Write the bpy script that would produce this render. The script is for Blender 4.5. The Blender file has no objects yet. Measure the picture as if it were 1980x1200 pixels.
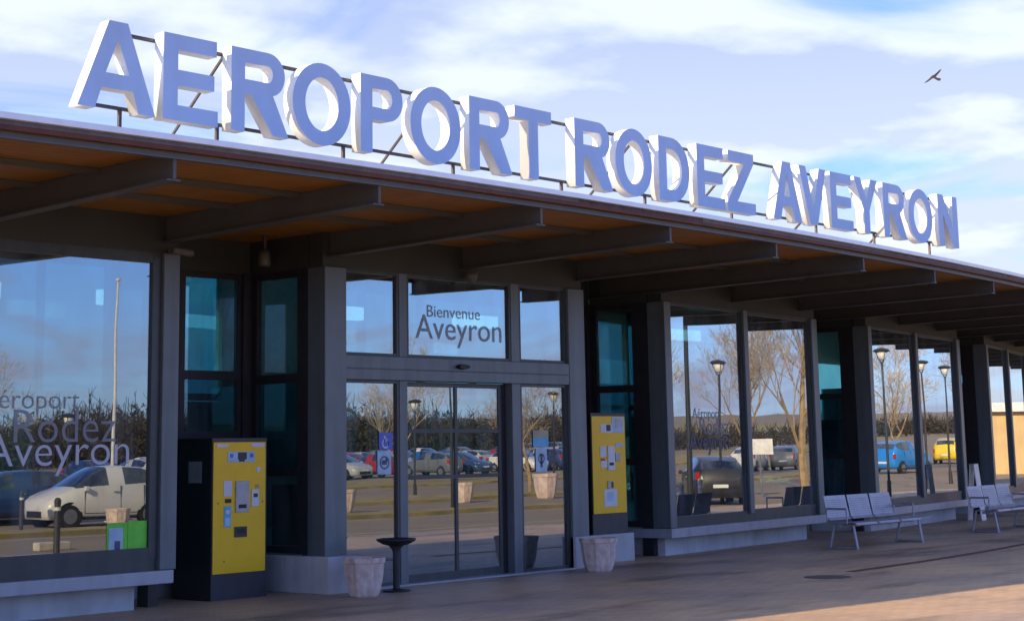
import bpy, bmesh, math, random
from mathutils import Vector, Matrix
S = bpy.context.scene
COL = S.collection
R = math.radians
random.seed(7)

# ------------------------------------------------------------------ camera
EYE = 1.65
def cam_setup():
    yaw, pit, rol = 0.852270220, 0.167172995, -0.0182414570
    cy, sy, cp, sp = math.cos(yaw), math.sin(yaw), math.cos(pit), math.sin(pit)
    f = Vector((sy*cp, cy*cp, sp)); r = Vector((cy, -sy, 0)); u = r.cross(f)
    r2 = r*math.cos(rol)+u*math.sin(rol); u2 = -r*math.sin(rol)+u*math.cos(rol)
    M = Matrix((r2, u2, -f)).transposed().to_4x4(); M.translation = Vector((0, 0, EYE))
    cd = bpy.data.cameras.new('camera'); c = bpy.data.objects.new('camera', cd); COL.objects.link(c)
    c.matrix_world = M
    cd.sensor_width = 36; cd.lens = 3300/1980*36; cd.shift_y = (314.591-600)/1980
    cd.clip_start = 0.1; cd.clip_end = 5000
    S.camera = c
cam_setup()

# ------------------------------------------------------------------ world + sun
SUN = Vector((-9.8, 3.15, 4.65)).normalized()
sun_el = math.asin(SUN.z); sun_az = math.atan2(SUN.x, SUN.y)
W = bpy.data.worlds.new('World'); S.world = W; W.use_nodes = True
nt = W.node_tree; nt.nodes.clear()
def N(nt, t, **k):
    n = nt.nodes.new(t)
    for a, b in k.items():
        if a.startswith('i_'): n.inputs[a[2:].replace('_', ' ')].default_value = b
        else: setattr(n, a, b)
    return n
def Mth(nt, op, a, b=None, c=None, clamp=False):
    n = nt.nodes.new('ShaderNodeMath'); n.operation = op; n.use_clamp = clamp
    for i, v in enumerate((a, b, c)):
        if v is None: continue
        if hasattr(v, 'is_output'): nt.links.new(v, n.inputs[i])
        else: n.inputs[i].default_value = v
    return n.outputs[0]
def MixC(nt, f, a, b, mode='MIX'):
    n = nt.nodes.new('ShaderNodeMix'); n.data_type = 'RGBA'; n.blend_type = mode
    for i, v in ((0, f), (6, a), (7, b)):
        if hasattr(v, 'is_output'): nt.links.new(v, n.inputs[i])
        else: n.inputs[i].default_value = v if i == 0 else (*v, 1)[:4]
    return n.outputs[2]
CLOUD = (6.9, 7.6, 9.6)
def world():
    L = nt.links.new
    sky = N(nt, 'ShaderNodeTexSky', sky_type='NISHITA', sun_disc=False)
    sky.sun_elevation = sun_el; sky.sun_rotation = sun_az % (2*math.pi)
    sky.air_density = 1.0; sky.dust_density = 0.6; sky.ozone_density = 2.0
    tc = N(nt, 'ShaderNodeTexCoord'); sep = N(nt, 'ShaderNodeSeparateXYZ'); L(tc.outputs['Generated'], sep.inputs[0])
    x, y, z = sep.outputs
    zz = Mth(nt, 'ADD', Mth(nt, 'MAXIMUM', z, 0.0), 0.16)
    px = Mth(nt, 'DIVIDE', x, zz); py = Mth(nt, 'DIVIDE', y, zz)
    cb = N(nt, 'ShaderNodeCombineXYZ'); L(px, cb.inputs[0]); L(py, cb.inputs[1])
    n1 = N(nt, 'ShaderNodeTexNoise'); n1.inputs['Scale'].default_value = 1.5; n1.inputs['Detail'].default_value = 7; n1.inputs['Roughness'].default_value = .52; n1.inputs['Distortion'].default_value = .7
    L(cb.outputs[0], n1.inputs['Vector'])
    mp = N(nt, 'ShaderNodeMapping'); mp.inputs['Location'].default_value = (5.3, 2.1, 3); L(cb.outputs[0], mp.inputs[0])
    n2 = N(nt, 'ShaderNodeTexNoise'); n2.inputs['Scale'].default_value = 2.3; n2.inputs['Detail'].default_value = 6; n2.inputs['Roughness'].default_value = .5
    L(mp.outputs[0], n2.inputs['Vector'])
    # cover: more cloud to the north (+Y), clear to the south
    cov = Mth(nt, 'MULTIPLY_ADD', y, 0.17, 0.135)
    a = Mth(nt, 'ADD', n1.outputs[0], cov)
    mr = N(nt, 'ShaderNodeMapRange', interpolation_type='SMOOTHSTEP'); L(a, mr.inputs[0])
    mr.inputs[1].default_value = 0.48; mr.inputs[2].default_value = 0.70
    mr.inputs[4].default_value = .95
    # cloud brightness variation: whiter towards horizon and in puffs
    b = N(nt, 'ShaderNodeMapRange', interpolation_type='SMOOTHSTEP'); L(n2.outputs[0], b.inputs[0])
    b.inputs[1].default_value = 0.40; b.inputs[2].default_value = 0.60
    hz = N(nt, 'ShaderNodeMapRange', interpolation_type='SMOOTHSTEP'); L(z, hz.inputs[0]); hz.inputs[1].default_value = .3; hz.inputs[2].default_value = .12
    bb = Mth(nt, 'MAXIMUM', b.outputs[0], Mth(nt, 'MULTIPLY', hz.outputs[0], .55))
    cc = MixC(nt, bb, (3.25, 3.95, 5.9), (6.0, 6.5, 7.2))
    # clouds on the far (south) side of the sky blend to an even lavender tone
    sd = N(nt, 'ShaderNodeMapRange', interpolation_type='SMOOTHSTEP'); L(y, sd.inputs[0]); sd.inputs[1].default_value = .1; sd.inputs[2].default_value = -.25
    cc = MixC(nt, sd.outputs[0], cc, (4.7, 4.9, 6.9))
    skb = MixC(nt, 1.0, sky.outputs[0], (.78, 1.0, 1.75), 'MULTIPLY')
    mixed = MixC(nt, mr.outputs[0], skb, cc)
    bg = N(nt, 'ShaderNodeBackground'); bg.inputs['Strength'].default_value = 0.10
    L(mixed, bg.inputs[0])
    o = N(nt, 'ShaderNodeOutputWorld'); L(bg.outputs[0], o.inputs[0])
world()
ld = bpy.data.lights.new('sun', 'SUN'); ld.energy = 5.0; ld.angle = R(0.5); ld.color = (1.0, .74, .44)
lo = bpy.data.objects.new('sun', ld); COL.objects.link(lo)
lo.rotation_euler = SUN.to_track_quat('Z', 'Y').to_euler()
S.view_settings.view_transform = 'Standard'; S.view_settings.look = 'None'
S.view_settings.exposure = 0.68; S.view_settings.gamma = 1.0
S.render.engine = 'CYCLES'
S.cycles.max_bounces = 10; S.cycles.transparent_max_bounces = 24; S.cycles.glossy_bounces = 5

# ------------------------------------------------------------------ materials
def mat(name, c, rough=.6, metal=0., var=.12, scale=6., bump=0., bscale=60., spec=.5, c2=None, coat=0, streak=0):
    m = bpy.data.materials.new(name); m.use_nodes = True; t = m.node_tree; p = t.nodes['Principled BSDF']
    p.inputs['Roughness'].default_value = rough; p.inputs['Metallic'].default_value = metal
    p.inputs['Specular IOR Level'].default_value = spec
    if coat: p.inputs['Coat Weight'].default_value = coat
    tc = t.nodes.new('ShaderNodeTexCoord')
    n = t.nodes.new('ShaderNodeTexNoise'); n.inputs['Scale'].default_value = scale; n.inputs['Detail'].default_value = 6
    t.links.new(tc.outputs['Object'], n.inputs['Vector'])
    c2 = c2 or tuple(max(0, x*(1-2*var)) for x in c)
    r = t.nodes.new('ShaderNodeValToRGB'); r.color_ramp.elements[0].color = (*c2, 1); r.color_ramp.elements[1].color = (*c, 1)
    r.color_ramp.elements[0].position = .3; r.color_ramp.elements[1].position = .62
    t.links.new(n.outputs[0], r.inputs[0]); t.links.new(r.outputs[0], p.inputs['Base Color'])
    if streak:
        mp = t.nodes.new('ShaderNodeMapping'); mp.inputs['Scale'].default_value = (6, 6, .35); t.links.new(tc.outputs['Object'], mp.inputs[0])
        n3 = t.nodes.new('ShaderNodeTexNoise'); n3.inputs['Scale'].default_value = 1.0; n3.inputs['Detail'].default_value = 5; t.links.new(mp.outputs[0], n3.inputs['Vector'])
        mr = t.nodes.new('ShaderNodeMapRange'); t.links.new(n3.outputs[0], mr.inputs[0]); mr.inputs[1].default_value = .45; mr.inputs[2].default_value = .75; mr.inputs[4].default_value = streak
        t.links.new(MixC(t, mr.outputs[0], r.outputs[0], tuple(x*.35 for x in c)), p.inputs['Base Color'])
    if bump:
        n2 = t.nodes.new('ShaderNodeTexNoise'); n2.inputs['Scale'].default_value = bscale; n2.inputs['Detail'].default_value = 4
        t.links.new(tc.outputs['Object'], n2.inputs['Vector'])
        b = t.nodes.new('ShaderNodeBump'); b.inputs['Strength'].default_value = bump; b.inputs['Distance'].default_value = .02
        t.links.new(n2.outputs[0], b.inputs['Height']); t.links.new(b.outputs[0], p.inputs['Normal'])
    return m
def emis(name, c, s):
    m = mat(name, c); p = m.node_tree.nodes['Principled BSDF']
    p.inputs['Emission Color'].default_value = (*c, 1); p.inputs['Emission Strength'].default_value = s
    return m
def glass(name, r0=.2, tint=(.30, .44, .48), refl=(.9, .96, 1)):
    m = bpy.data.materials.new(name); m.use_nodes = True; t = m.node_tree; t.nodes.clear(); L = t.links.new
    lw = t.nodes.new('ShaderNodeLayerWeight'); lw.inputs[0].default_value = .5
    p5 = Mth(t, 'POWER', lw.outputs['Facing'], 2.5)
    fac = Mth(t, 'MULTIPLY_ADD', p5, 1-r0, r0, clamp=True)
    tr = t.nodes.new('ShaderNodeBsdfTransparent'); tr.inputs[0].default_value = (*tint, 1)
    gl = t.nodes.new('ShaderNodeBsdfGlossy'); gl.inputs['Roughness'].default_value = .004; gl.inputs[0].default_value = (*refl, 1)
    # very slight pane warping
    tc = t.nodes.new('ShaderNodeTexCoord'); n = t.nodes.new('ShaderNodeTexNoise'); n.inputs['Scale'].default_value = 1.1; n.inputs['Detail'].default_value = 0
    L(tc.outputs['Object'], n.inputs['Vector'])
    b = t.nodes.new('ShaderNodeBump'); b.inputs['Strength'].default_value = .035; b.inputs['Distance'].default_value = .02
    L(n.outputs[0], b.inputs['Height']); L(b.outputs[0], gl.inputs['Normal'])
    mx = t.nodes.new('ShaderNodeMixShader'); L(fac, mx.inputs[0]); L(tr.outputs[0], mx.inputs[1]); L(gl.outputs[0], mx.inputs[2])
    df = t.nodes.new('ShaderNodeBsdfDiffuse'); df.inputs[0].default_value = (.6, .62, .65, 1)
    mp = t.nodes.new('ShaderNodeMapping'); mp.inputs['Scale'].default_value = (2.5, 2.5, .8); L(tc.outputs['Object'], mp.inputs[0])
    n4 = t.nodes.new('ShaderNodeTexNoise'); n4.inputs['Scale'].default_value = 1.6; n4.inputs['Detail'].default_value = 8; L(mp.outputs[0], n4.inputs['Vector'])
    mr = t.nodes.new('ShaderNodeMapRange'); L(n4.outputs[0], mr.inputs[0]); mr.inputs[1].default_value = .42; mr.inputs[2].default_value = .8; mr.inputs[3].default_value = .012; mr.inputs[4].default_value = .13
    m2 = t.nodes.new('ShaderNodeMixShader'); L(mr.outputs[0], m2.inputs[0]); L(mx.outputs[0], m2.inputs[1]); L(df.outputs[0], m2.inputs[2])
    o = t.nodes.new('ShaderNodeOutputMaterial'); L(m2.outputs[0], o.inputs[0])
    return m
def wood():
    m = mat('soffit_wood', (.43, .185, .02), rough=.55, scale=3)
    t = m.node_tree; p = t.nodes['Principled BSDF']; L = t.links.new
    tc = t.nodes['Texture Coordinate']; sp = t.nodes.new('ShaderNodeSeparateXYZ'); L(tc.outputs['Object'], sp.inputs[0])
    f = Mth(t, 'FRACT', Mth(t, 'MULTIPLY', sp.outputs[1], 1/.14))
    g = Mth(t, 'LESS_THAN', f, .06)
    old = p.inputs['Base Color'].links[0].from_socket
    mp = t.nodes.new('ShaderNodeMapping'); mp.inputs['Scale'].default_value = (1.2, 30, 1); L(tc.outputs['Object'], mp.inputs[0])
    n = t.nodes.new('ShaderNodeTexNoise'); n.inputs['Scale'].default_value = 2; L(mp.outputs[0], n.inputs['Vector'])
    c = MixC(t, Mth(t, 'MULTIPLY', n.outputs[0], .6), old, (.19, .072, .009))
    c = MixC(t, g, c, (.05, .02, .01))
    L(c, p.inputs['Base Color'])
    return m
def paving():
    m = mat('paving', (.68, .47, .28), rough=.5, scale=.45, c2=(.42, .32, .25), bump=.25, bscale=90)
    t = m.node_tree; p = t.nodes['Principled BSDF']; L = t.links.new
    tc = t.nodes['Texture Coordinate']
    mp = t.nodes.new('ShaderNodeMapping'); mp.inputs['Rotation'].default_value = (0, 0, .35); L(tc.outputs['Object'], mp.inputs[0])
    br = t.nodes.new('ShaderNodeTexBrick'); br.inputs['Scale'].default_value = 1; br.inputs['Brick Width'].default_value = .22; br.inputs['Row Height'].default_value = .11
    br.inputs['Mortar Size'].default_value = .006; br.inputs['Color1'].default_value = (1, 1, 1, 1); br.inputs['Color2'].default_value = (.85, .83, .83, 1); br.inputs['Mortar'].default_value = (.62, .60, .60, 1)
    L(mp.outputs[0], br.inputs['Vector'])
    old = p.inputs['Base Color'].links[0].from_socket
    c = MixC(t, 1.0, old, br.outputs[0], 'MULTIPLY')
    # oil and damp stains
    v = t.nodes.new('ShaderNodeTexNoise'); v.inputs['Scale'].default_value = .55; v.inputs['Detail'].default_value = 8; v.inputs['Roughness'].default_value = .62
    m2 = t.nodes.new('ShaderNodeMapping'); m2.inputs['Scale'].default_value = (.5, 1.7, 1); L(tc.outputs['Object'], m2.inputs[0]); L(m2.outputs[0], v.inputs['Vector'])
    mr = t.nodes.new('ShaderNodeMapRange'); mr.interpolation_type = 'SMOOTHSTEP'; L(v.outputs[0], mr.inputs[0]); mr.inputs[1].default_value = .50; mr.inputs[2].default_value = .68; mr.inputs[4].default_value = .6
    c = MixC(t, mr.outputs[0], c, (.07, .055, .05))
    L(c, p.inputs['Base Color'])
    return m
M = dict(
    column=mat('column_paint', (.165, .195, .215), rough=.42, metal=.3, var=.06, scale=3, streak=.4),
    frame=mat('window_frame', (.075, .085, .09), streak=.4, rough=.4, metal=.4, var=.06),
    frame_dark=mat('dark_frame', (.035, .03, .035), rough=.45, metal=.2),
    beam=mat('beam_paint', (.088, .088, .084), rough=.5, metal=.0, var=.08, scale=2),
    header=mat('header_panel', (.045, .050, .043), rough=.6, var=.1, scale=1.5),
    trim=mat('edge_trim', (.82, .84, .88), rough=.3, metal=.2, var=.04),
    channel=mat('steel_channel', (.13, .13, .13), rough=.45, metal=.2, var=.06),
    fascia=mat('fascia_board', (.12, .035, .018), rough=.6, var=.15),
    wood=wood(), paving=paving(),
    plinth=mat('plinth_concrete', (.55, .55, .57), streak=.28, rough=.75, var=.1, scale=2.5, bump=.1),
    ledge=mat('ledge_metal', (.42, .44, .50), streak=.25, rough=.4, metal=.2, var=.05),
    roof=mat('roof_sheet', (.35, .36, .38), rough=.4, metal=.3),
    glass=glass('pane_glass', .27), glass2=glass('side_glass', .10, (.32, .62, .68)), glass3=glass('airside_glass', .08, (.34, .62, .70)),
    car_glass=glass('car_glass', .12, (.12, .15, .16)),
    hall_floor=mat('hall_floor', (.25, .24, .22), rough=.35), hall_wall=mat('hall_wall', (.32, .34, .34)), hall_dark=mat('hall_dark', (.06, .07, .08)),
    letter_face=mat('letter_face', (.46, .62, .92), rough=.5, var=.05, scale=1.3, streak=.10), letter_side=mat('letter_side', (.90, .93, .97), rough=.5, var=.04, scale=3, c2=(.82, .85, .88)),
    steel_dark=mat('dark_steel', (.10, .09, .10), rough=.5, metal=.4),
    black=mat('black_casing', (.012, .012, .016), rough=.5), charcoal=mat('charcoal_casing', (.05, .05, .06), rough=.5),
    yellow=mat('yellow_panel', (1.0, .60, .0), rough=.38, var=.03, scale=5),
    white=mat('white_plate', (.72, .74, .80), rough=.4, var=.04), grey=mat('grey_plate', (.40, .42, .46), rough=.35, metal=.3),
    cyan=mat('cyan_sticker', (.12, .50, .80), rough=.4), blue=mat('blue_sticker', (.10, .16, .70), rough=.4), pale=mat('pale_blue_sticker', (.45, .66, .85), rough=.4),
    olive=mat('olive_sticker', (.40, .42, .30), rough=.4), red=mat('red_plate', (.6, .05, .04), rough=.4),
    planter=mat('planter_concrete', (.80, .64, .57), streak=.35, rough=.85, var=.12, scale=9, bump=.3, bscale=120, c2=(.55, .40, .35)), soil=mat('soil', (.06, .045, .03), rough=.95),
    bench=mat('bench_metal', (.40, .41, .48), rough=.45, metal=.5, var=.08),
    vinyl=mat('vinyl_text', (.42, .44, .52), rough=.6, var=.05), vinyl_dark=mat('vinyl_text_dark', (.10, .11, .20), rough=.6, var=.05), vinyl_l=mat('vinyl_text_light', (.72, .76, .88), rough=.6, var=.05),
    green=mat('green_board', (.18, .75, .06), rough=.5), light=emis('light_panel', (.75, .95, 1.0), 1.8),
    asphalt=mat('asphalt', (.30, .23, .16), rough=.85, var=.1, scale=.4, bump=.2, bscale=80), grass=mat('dry_grass', (.40, .30, .12), rough=.95, scale=1.2, c2=(.20, .17, .07), bump=.5, bscale=25),
    line=mat('road_paint', (.70, .68, .62), rough=.7, var=.1), kerb=mat('kerb_stone', (.42, .38, .34), rough=.8, var=.12, scale=3),
    bark=mat('bark', (.42, .30, .17), rough=.9, var=.2, scale=4), twig=mat('twigs', (.52, .42, .30), rough=.9),
    hedge=mat('hedge_leaf', (.06, .045, .03), rough=.9, c2=(.03, .03, .02), scale=1.5), bush=mat('bush_leaf', (.03, .09, .06), rough=.8),
    stone=mat('building_render', (.62, .44, .22), rough=.8, var=.08, scale=1), roofred=mat('roof_tiles', (.30, .14, .09), rough=.8), lampwhite=mat('lamp_globe', (.80, .80, .78), rough=.3), lampdark=mat('lamp_metal', (.05, .055, .06), rough=.4, metal=.4),
    tyre=mat('tyre', (.02, .02, .02), rough=.8), rim=mat('wheel_rim', (.45, .46, .48), rough=.3, metal=.8),
    headlight=mat('headlight_lens', (.75, .78, .80), rough=.1), tail=mat('tail_light_lens', (.45, .02, .02), rough=.2),
    bird=mat('bird_feather', (.05, .045, .05), rough=.8), blockw=mat('barrier_block', (.62, .56, .45), rough=.8), signw=mat('sign_white', (.8, .8, .82), rough=.4),
    camgrey=mat('camera_casing', (.11, .10, .08), rough=.5), brownstain=mat('channel_stone', (.17, .075, .055), rough=.8, var=.15), iron=mat('cast_iron', (.13, .11, .10), rough=.6),
)
for k_ in ('vinyl', 'vinyl_l'):
    t_ = M[k_].node_tree; o_ = t_.nodes['Material Output']; p_ = t_.nodes['Principled BSDF']
    mx_ = t_.nodes.new('ShaderNodeMixShader'); tr_ = t_.nodes.new('ShaderNodeBsdfTransparent'); mx_.inputs[0].default_value = .52 if k_ == 'vinyl' else .75
    t_.links.new(tr_.outputs[0], mx_.inputs[1]); t_.links.new(p_.outputs[0], mx_.inputs[2]); t_.links.new(mx_.outputs[0], o_.inputs[0])
def carpaint(name, c): return mat(name, c, rough=.3, var=.02, coat=.6)
PAINT = {k: carpaint('paint_'+k, c) for k, c in dict(white=(.72, .71, .70), silver=(.42, .43, .45), red=(.35, .02, .02), blue=(.02, .10, .42), navy=(.02, .05, .16), black=(.02, .02, .024), grey=(.14, .15, .16), yellow=(.75, .55, .02), skyblue=(.02, .22, .70)).items()}

# ------------------------------------------------------------------ mesh helpers
class MB:
    def __init__(s): s.v = []; s.f = []; s.m = []
    def quad(s, pts, mi=0):
        b = len(s.v); s.v += [tuple(p) for p in pts]; s.f.append(list(range(b, b+len(pts)))); s.m.append(mi)
    def hexa(s, p, mi=0):   # 8 pts: bottom 4 ccw, top 4 ccw
        b = len(s.v); s.v += [tuple(q) for q in p]
        for f in ((3, 2, 1, 0), (4, 5, 6, 7), (0, 1, 5, 4), (1, 2, 6, 5), (2, 3, 7, 6), (3, 0, 4, 7)):
            s.f.append([b+i for i in f]); s.m.append(mi)
    def box(s, x0, x1, y0, y1, z0, z1, mi=0, fr=None):
        P = [(x0, y0, z0), (x1, y0, z0), (x1, y1, z0), (x0, y1, z0), (x0, y0, z1), (x1, y0, z1), (x1, y1, z1), (x0, y1, z1)]
        if fr: P = [fr(*p) for p in P]
        s.hexa(P, mi)
    def tube(s, a, b, r0, r1=None, n=8, mi=0, cap=True):
        a = Vector(a); b = Vector(b); r1 = r0 if r1 is None else r1
        d = (b-a).normalized(); u = d.orthogonal().normalized(); w = d.cross(u)
        k = len(s.v)
        for p, r in ((a, r0), (b, r1)):
            for i in range(n):
                t = 2*math.pi*i/n; s.v.append(tuple(p+(u*math.cos(t)+w*math.sin(t))*r))
        for i in range(n):
            j = (i+1) % n; s.f.append([k+i, k+j, k+n+j, k+n+i]); s.m.append(mi)
        if cap: s.f.append([k+i for i in reversed(range(n))]); s.m.append(mi); s.f.append([k+n+i for i in range(n)]); s.m.append(mi)
    def lathe(s, prof, c=(0, 0), n=24, mi=0, a0=0, sq=1):
        k = len(s.v)
        for r, z in prof:
            for i in range(n):
                t = a0+2*math.pi*i/n; s.v.append((c[0]+r*math.cos(t), c[1]+r*math.sin(t)*sq, z))
        for q in range(len(prof)-1):
            for i in range(n):
                j = (i+1) % n; s.f.append([k+q*n+i, k+q*n+j, k+(q+1)*n+j, k+(q+1)*n+i]); s.m.append(mi)
    def build(s, name, mats, parent=None, bevel=0, smooth=False, loc=None, fix=True):
        me = bpy.data.meshes.new(name); me.from_pydata(s.v, [], s.f); me.update()
        mats = mats if isinstance(mats, (list, tuple)) else [mats]
        for m in mats: me.materials.append(m)
        me.polygons.foreach_set('material_index', s.m)
        if smooth: me.polygons.foreach_set('use_smooth', [True]*len(s.f))
        if fix:
            bm = bmesh.new(); bm.from_mesh(me); bmesh.ops.recalc_face_normals(bm, faces=bm.faces); bm.to_mesh(me); bm.free()
        o = bpy.data.objects.new(name, me); COL.objects.link(o)
        if parent: o.parent = parent
        if loc: o.location = loc
        if bevel:
            b = o.modifiers.new('bevel', 'BEVEL'); b.width = bevel; b.segments = 2; b.limit_method = 'ANGLE'
        return o
def tag(o, label=None, cat=None, group=None, kind=None):
    if label: o['label'] = label
    if cat: o['category'] = cat
    if group: o['group'] = group
    if kind: o['kind'] = kind
    return o
def thing(name, loc, label, cat, group=None, rz=0):
    o = bpy.data.objects.new(name, None); COL.objects.link(o); o.location = loc; o.rotation_euler = (0, 0, rz)
    return tag(o, label, cat, group)
def copy_tree(o, parent=None):
    c = o.copy(); COL.objects.link(c); c.parent = parent
    for ch in list(o.children): copy_tree(ch, c)
    return c
def place(root, loc, rz=None, label=None, group=None, sc=None):
    root.location = loc
    if rz is not None: root.rotation_euler = (0, 0, rz)
    if label: root['label'] = label
    if group: root['group'] = group
    if sc: root.scale = sc
    return root
def text_mesh(name, body, size, mats, parent, mw, ext=.0015, sx=1.0, off=0.0, align='LEFT'):
    cu = bpy.data.curves.new(name, 'FONT'); cu.body = body; cu.size = size; cu.extrude = ext; cu.align_x = align; cu.offset = off; cu.resolution_u = 4
    t = bpy.data.objects.new(name, cu); COL.objects.link(t)
    bpy.context.view_layer.update()
    me = bpy.data.meshes.new_from_object(t.evaluated_get(bpy.context.evaluated_depsgraph_get()))
    bpy.data.objects.remove(t)
    me.transform(mw @ Matrix.Diagonal((sx, 1, 1, 1)))
    me.materials.clear(); me.materials.append(mats)
    o = bpy.data.objects.new(name, me); COL.objects.link(o); o.parent = parent
    return o
def upright(x, y, z, ax=(1, 0)):   # text frame: local x -> ax, local y -> up, faces -Y
    a = Vector((ax[0], ax[1], 0)).normalized(); up = Vector((0, 0, 1)); n = a.cross(up)
    m = Matrix((a, up, n)).transposed().to_4x4(); m.translation = Vector((x, y, z)); return m

# ------------------------------------------------------------------ plan curves
def facade_y(x): return 15.83+max(0, x-15)**2/215+max(0, 9-x)**2/215
def edge_y(x): return 12.10+(x-15.0)**2/(217 if x > 15 else 159)
def terrain_z(x, y):
    d = math.hypot(x-15, y-15); return -.10+max(0, d-38)*.006+max(0, d-115)*.019
def kerb_y(x): return 5.3+max(0, x-15)**2/225

# ------------------------------------------------------------------ ground
def ground():
    m = MB()
    xs = [-400, -250, -160, -100, -70, -50, -35]+list(range(-20, 130, 5))+[140, 160, 190, 230, 280, 340, 420, 600]
    ys = [-600, -400, -280, -200, -150, -120, -100]+list(range(-85, 60, 5))+[70, 90, 130, 200, 320, 600]
    for i in range(len(xs)-1):
        for j in range(len(ys)-1):
            P = [(xs[i], ys[j]), (xs[i+1], ys[j]), (xs[i+1], ys[j+1]), (xs[i], ys[j+1])]
            m.quad([(x, y, terrain_z(x, y)-.02*(0)) for x, y in P])
    tag(m.build('ground', M['asphalt'], smooth=True), kind='structure')
    # forecourt slab
    m = MB(); X = [-60+4*i for i in range(43)]
    for a, b in zip(X, X[1:]):
        ya, yb = kerb_y(a), kerb_y(b)
        m.hexa([(a, ya, -.3), (b, yb, -.3), (b, 70, -.3), (a, 70, -.3), (a, ya, 0), (b, yb, 0), (b, 70, 0), (a, 70, 0)])
    tag(m.build('forecourt', M['paving']), kind='structure')
    m = MB()
    for a, b in zip(X, X[1:]):
        ya, yb = kerb_y(a), kerb_y(b)
        m.hexa([(a, ya-.18, -.3), (b, yb-.18, -.3), (b, yb-.002, -.3), (a, ya-.002, -.3), (a, ya-.18, .012), (b, yb-.18, .012), (b, yb-.002, .012), (a, ya-.002, .012)])
    tag(m.build('kerb', M['kerb']), kind='structure')
    # reddish stone drainage strip
    m = MB(); X2 = [20.3+i for i in range(36)]
    def dy(x): return 11.85+max(0, x-19)**2/95
    for a, b in zip(X2, X2[1:]):
        m.quad([(a, dy(a), .004), (b, dy(b), .004), (b, dy(b)+.16, .004), (a, dy(a)+.16, .004)])
    tag(m.build('drainage_strip', M['brownstain']), kind='structure')
    # grass islands & painted lines in the car park
    def strip(name, mt, x0, x1, y0, y1, dz, n=12):
        m = MB()
        for i in range(n):
            a = x0+(x1-x0)*i/n; b = x0+(x1-x0)*(i+1)/n
            q = [(a, y0), (b, y0), (b, y1), (a, y1)]
            m.hexa([(x, y, terrain_z(x, y)-.1) for x, y in q]+[(x, y, terrain_z(x, y)+dz) for x, y in q])
        return m.build(name, mt)
    tag(strip('grass_island', M['grass'], 6, 90, -4.6, -3.0, .11, 30), kind='structure')
    tag(strip('grass_island', M['grass'], -20, 90, -15.5, -11.5, .11, 30), kind='structure')
    tag(strip('grass_island', M['grass'], -20, 200, -36, -27, .11, 60), kind='structure')
    tag(strip('grass_field', M['grass'], 0, 330, -190, -82, .06, 70), kind='structure')
    m = MB()
    for x0, x1, y0, y1 in [(-10, 44, 3.2, 3.32), (-10, 44, -2.3, -2.18)]:
        n = 14
        for i in range(n):
            a = x0+(x1-x0)*i/n; b = x0+(x1-x0)*(i+1)/n
            m.quad([(x, y, terrain_z(x, y)+.006) for x, y in ((a, y0), (b, y0), (b, y1), (a, y1))])
    tag(m.build('road_line', M['line']), kind='structure')
    # manhole covers / stains as iron covers
    for x, y, r, lb in ((19.35, 11.72, .30, 'dark round iron manhole cover in the paving before the benches'),):
        m = MB(); m.lathe([(0, .009), (r*.86, .009), (r, .006), (r, .0)], (x, y), 28)
        tag(m.build('manhole_cover', M['iron']), lb, 'manhole cover')
ground()

# ------------------------------------------------------------------ terminal building
T = thing('terminal_building', (15, 17, 0), 'long curved glass fronted terminal with grey columns and wood lined overhanging roof', 'building')
T.location = (0, 0, 0)
GZ0, GZ1 = .55, 3.955
def frame_of(a, b):
    a = Vector((*a, 0)); b = Vector((*b, 0)); t = (b-a).normalized(); n = Vector((t.y, -t.x, 0))   # outward (towards -Y)
    L = (b-a).length
    def fr(s, d, z): p = a+t*s+n*d; return (p.x, p.y, z)
    return fr, L, t, n
BAYS = [((-9.1, 17.0), (-4.0, 16.4)), ((-1.3, 16.25), (4.0, 15.98)), ((6.65, 15.89), (12.20, 15.83)), ((14.33, 15.70), (19.42, 15.70)), ((21.92, 16.09), (27.47, 16.68)),
        ((29.85, 16.97), (35.75, 18.0)), ((38.0, 18.45), (43.35, 19.85)), ((45.9, 20.6), (51.0, 22.4)), ((53.5, 23.3), (58.6, 25.5)), ((61, 26.5), (66, 28.9))]
DOOR = 3
def window(parent, fr, s0, s1, z0, z1, gm, fw=.04, d=-.02, name='window', fmat=None, transoms=()):
    m = MB(); fm = fmat or M['frame']
    m.box(s0, s0+fw, d-.05, d+.03, z0, z1, fr=fr); m.box(s1-fw, s1, d-.05, d+.03, z0, z1, fr=fr)
    m.box(s0+fw, s1-fw, d-.05, d+.027, z0, z0+fw, fr=fr); m.box(s0+fw, s1-fw, d-.05, d+.027, z1-fw, z1, fr=fr)
    for tz in transoms: m.box(s0+fw, s1-fw, d-.05, d+.027, tz-.055, tz+.055, fr=fr)
    o = m.build(name, fm, parent)
    zs = [z0+fw]+sum([[t-.055, t+.055] for t in transoms], [])+[z1-fw]
    for i in range(0, len(zs), 2):
        g = MB(); g.box(s0+fw, s1-fw, d-.016, d-.006, zs[i], zs[i+1], fr=fr)
        g.build('pane', gm, o)
    return o
win_by_bay = {}
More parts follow.
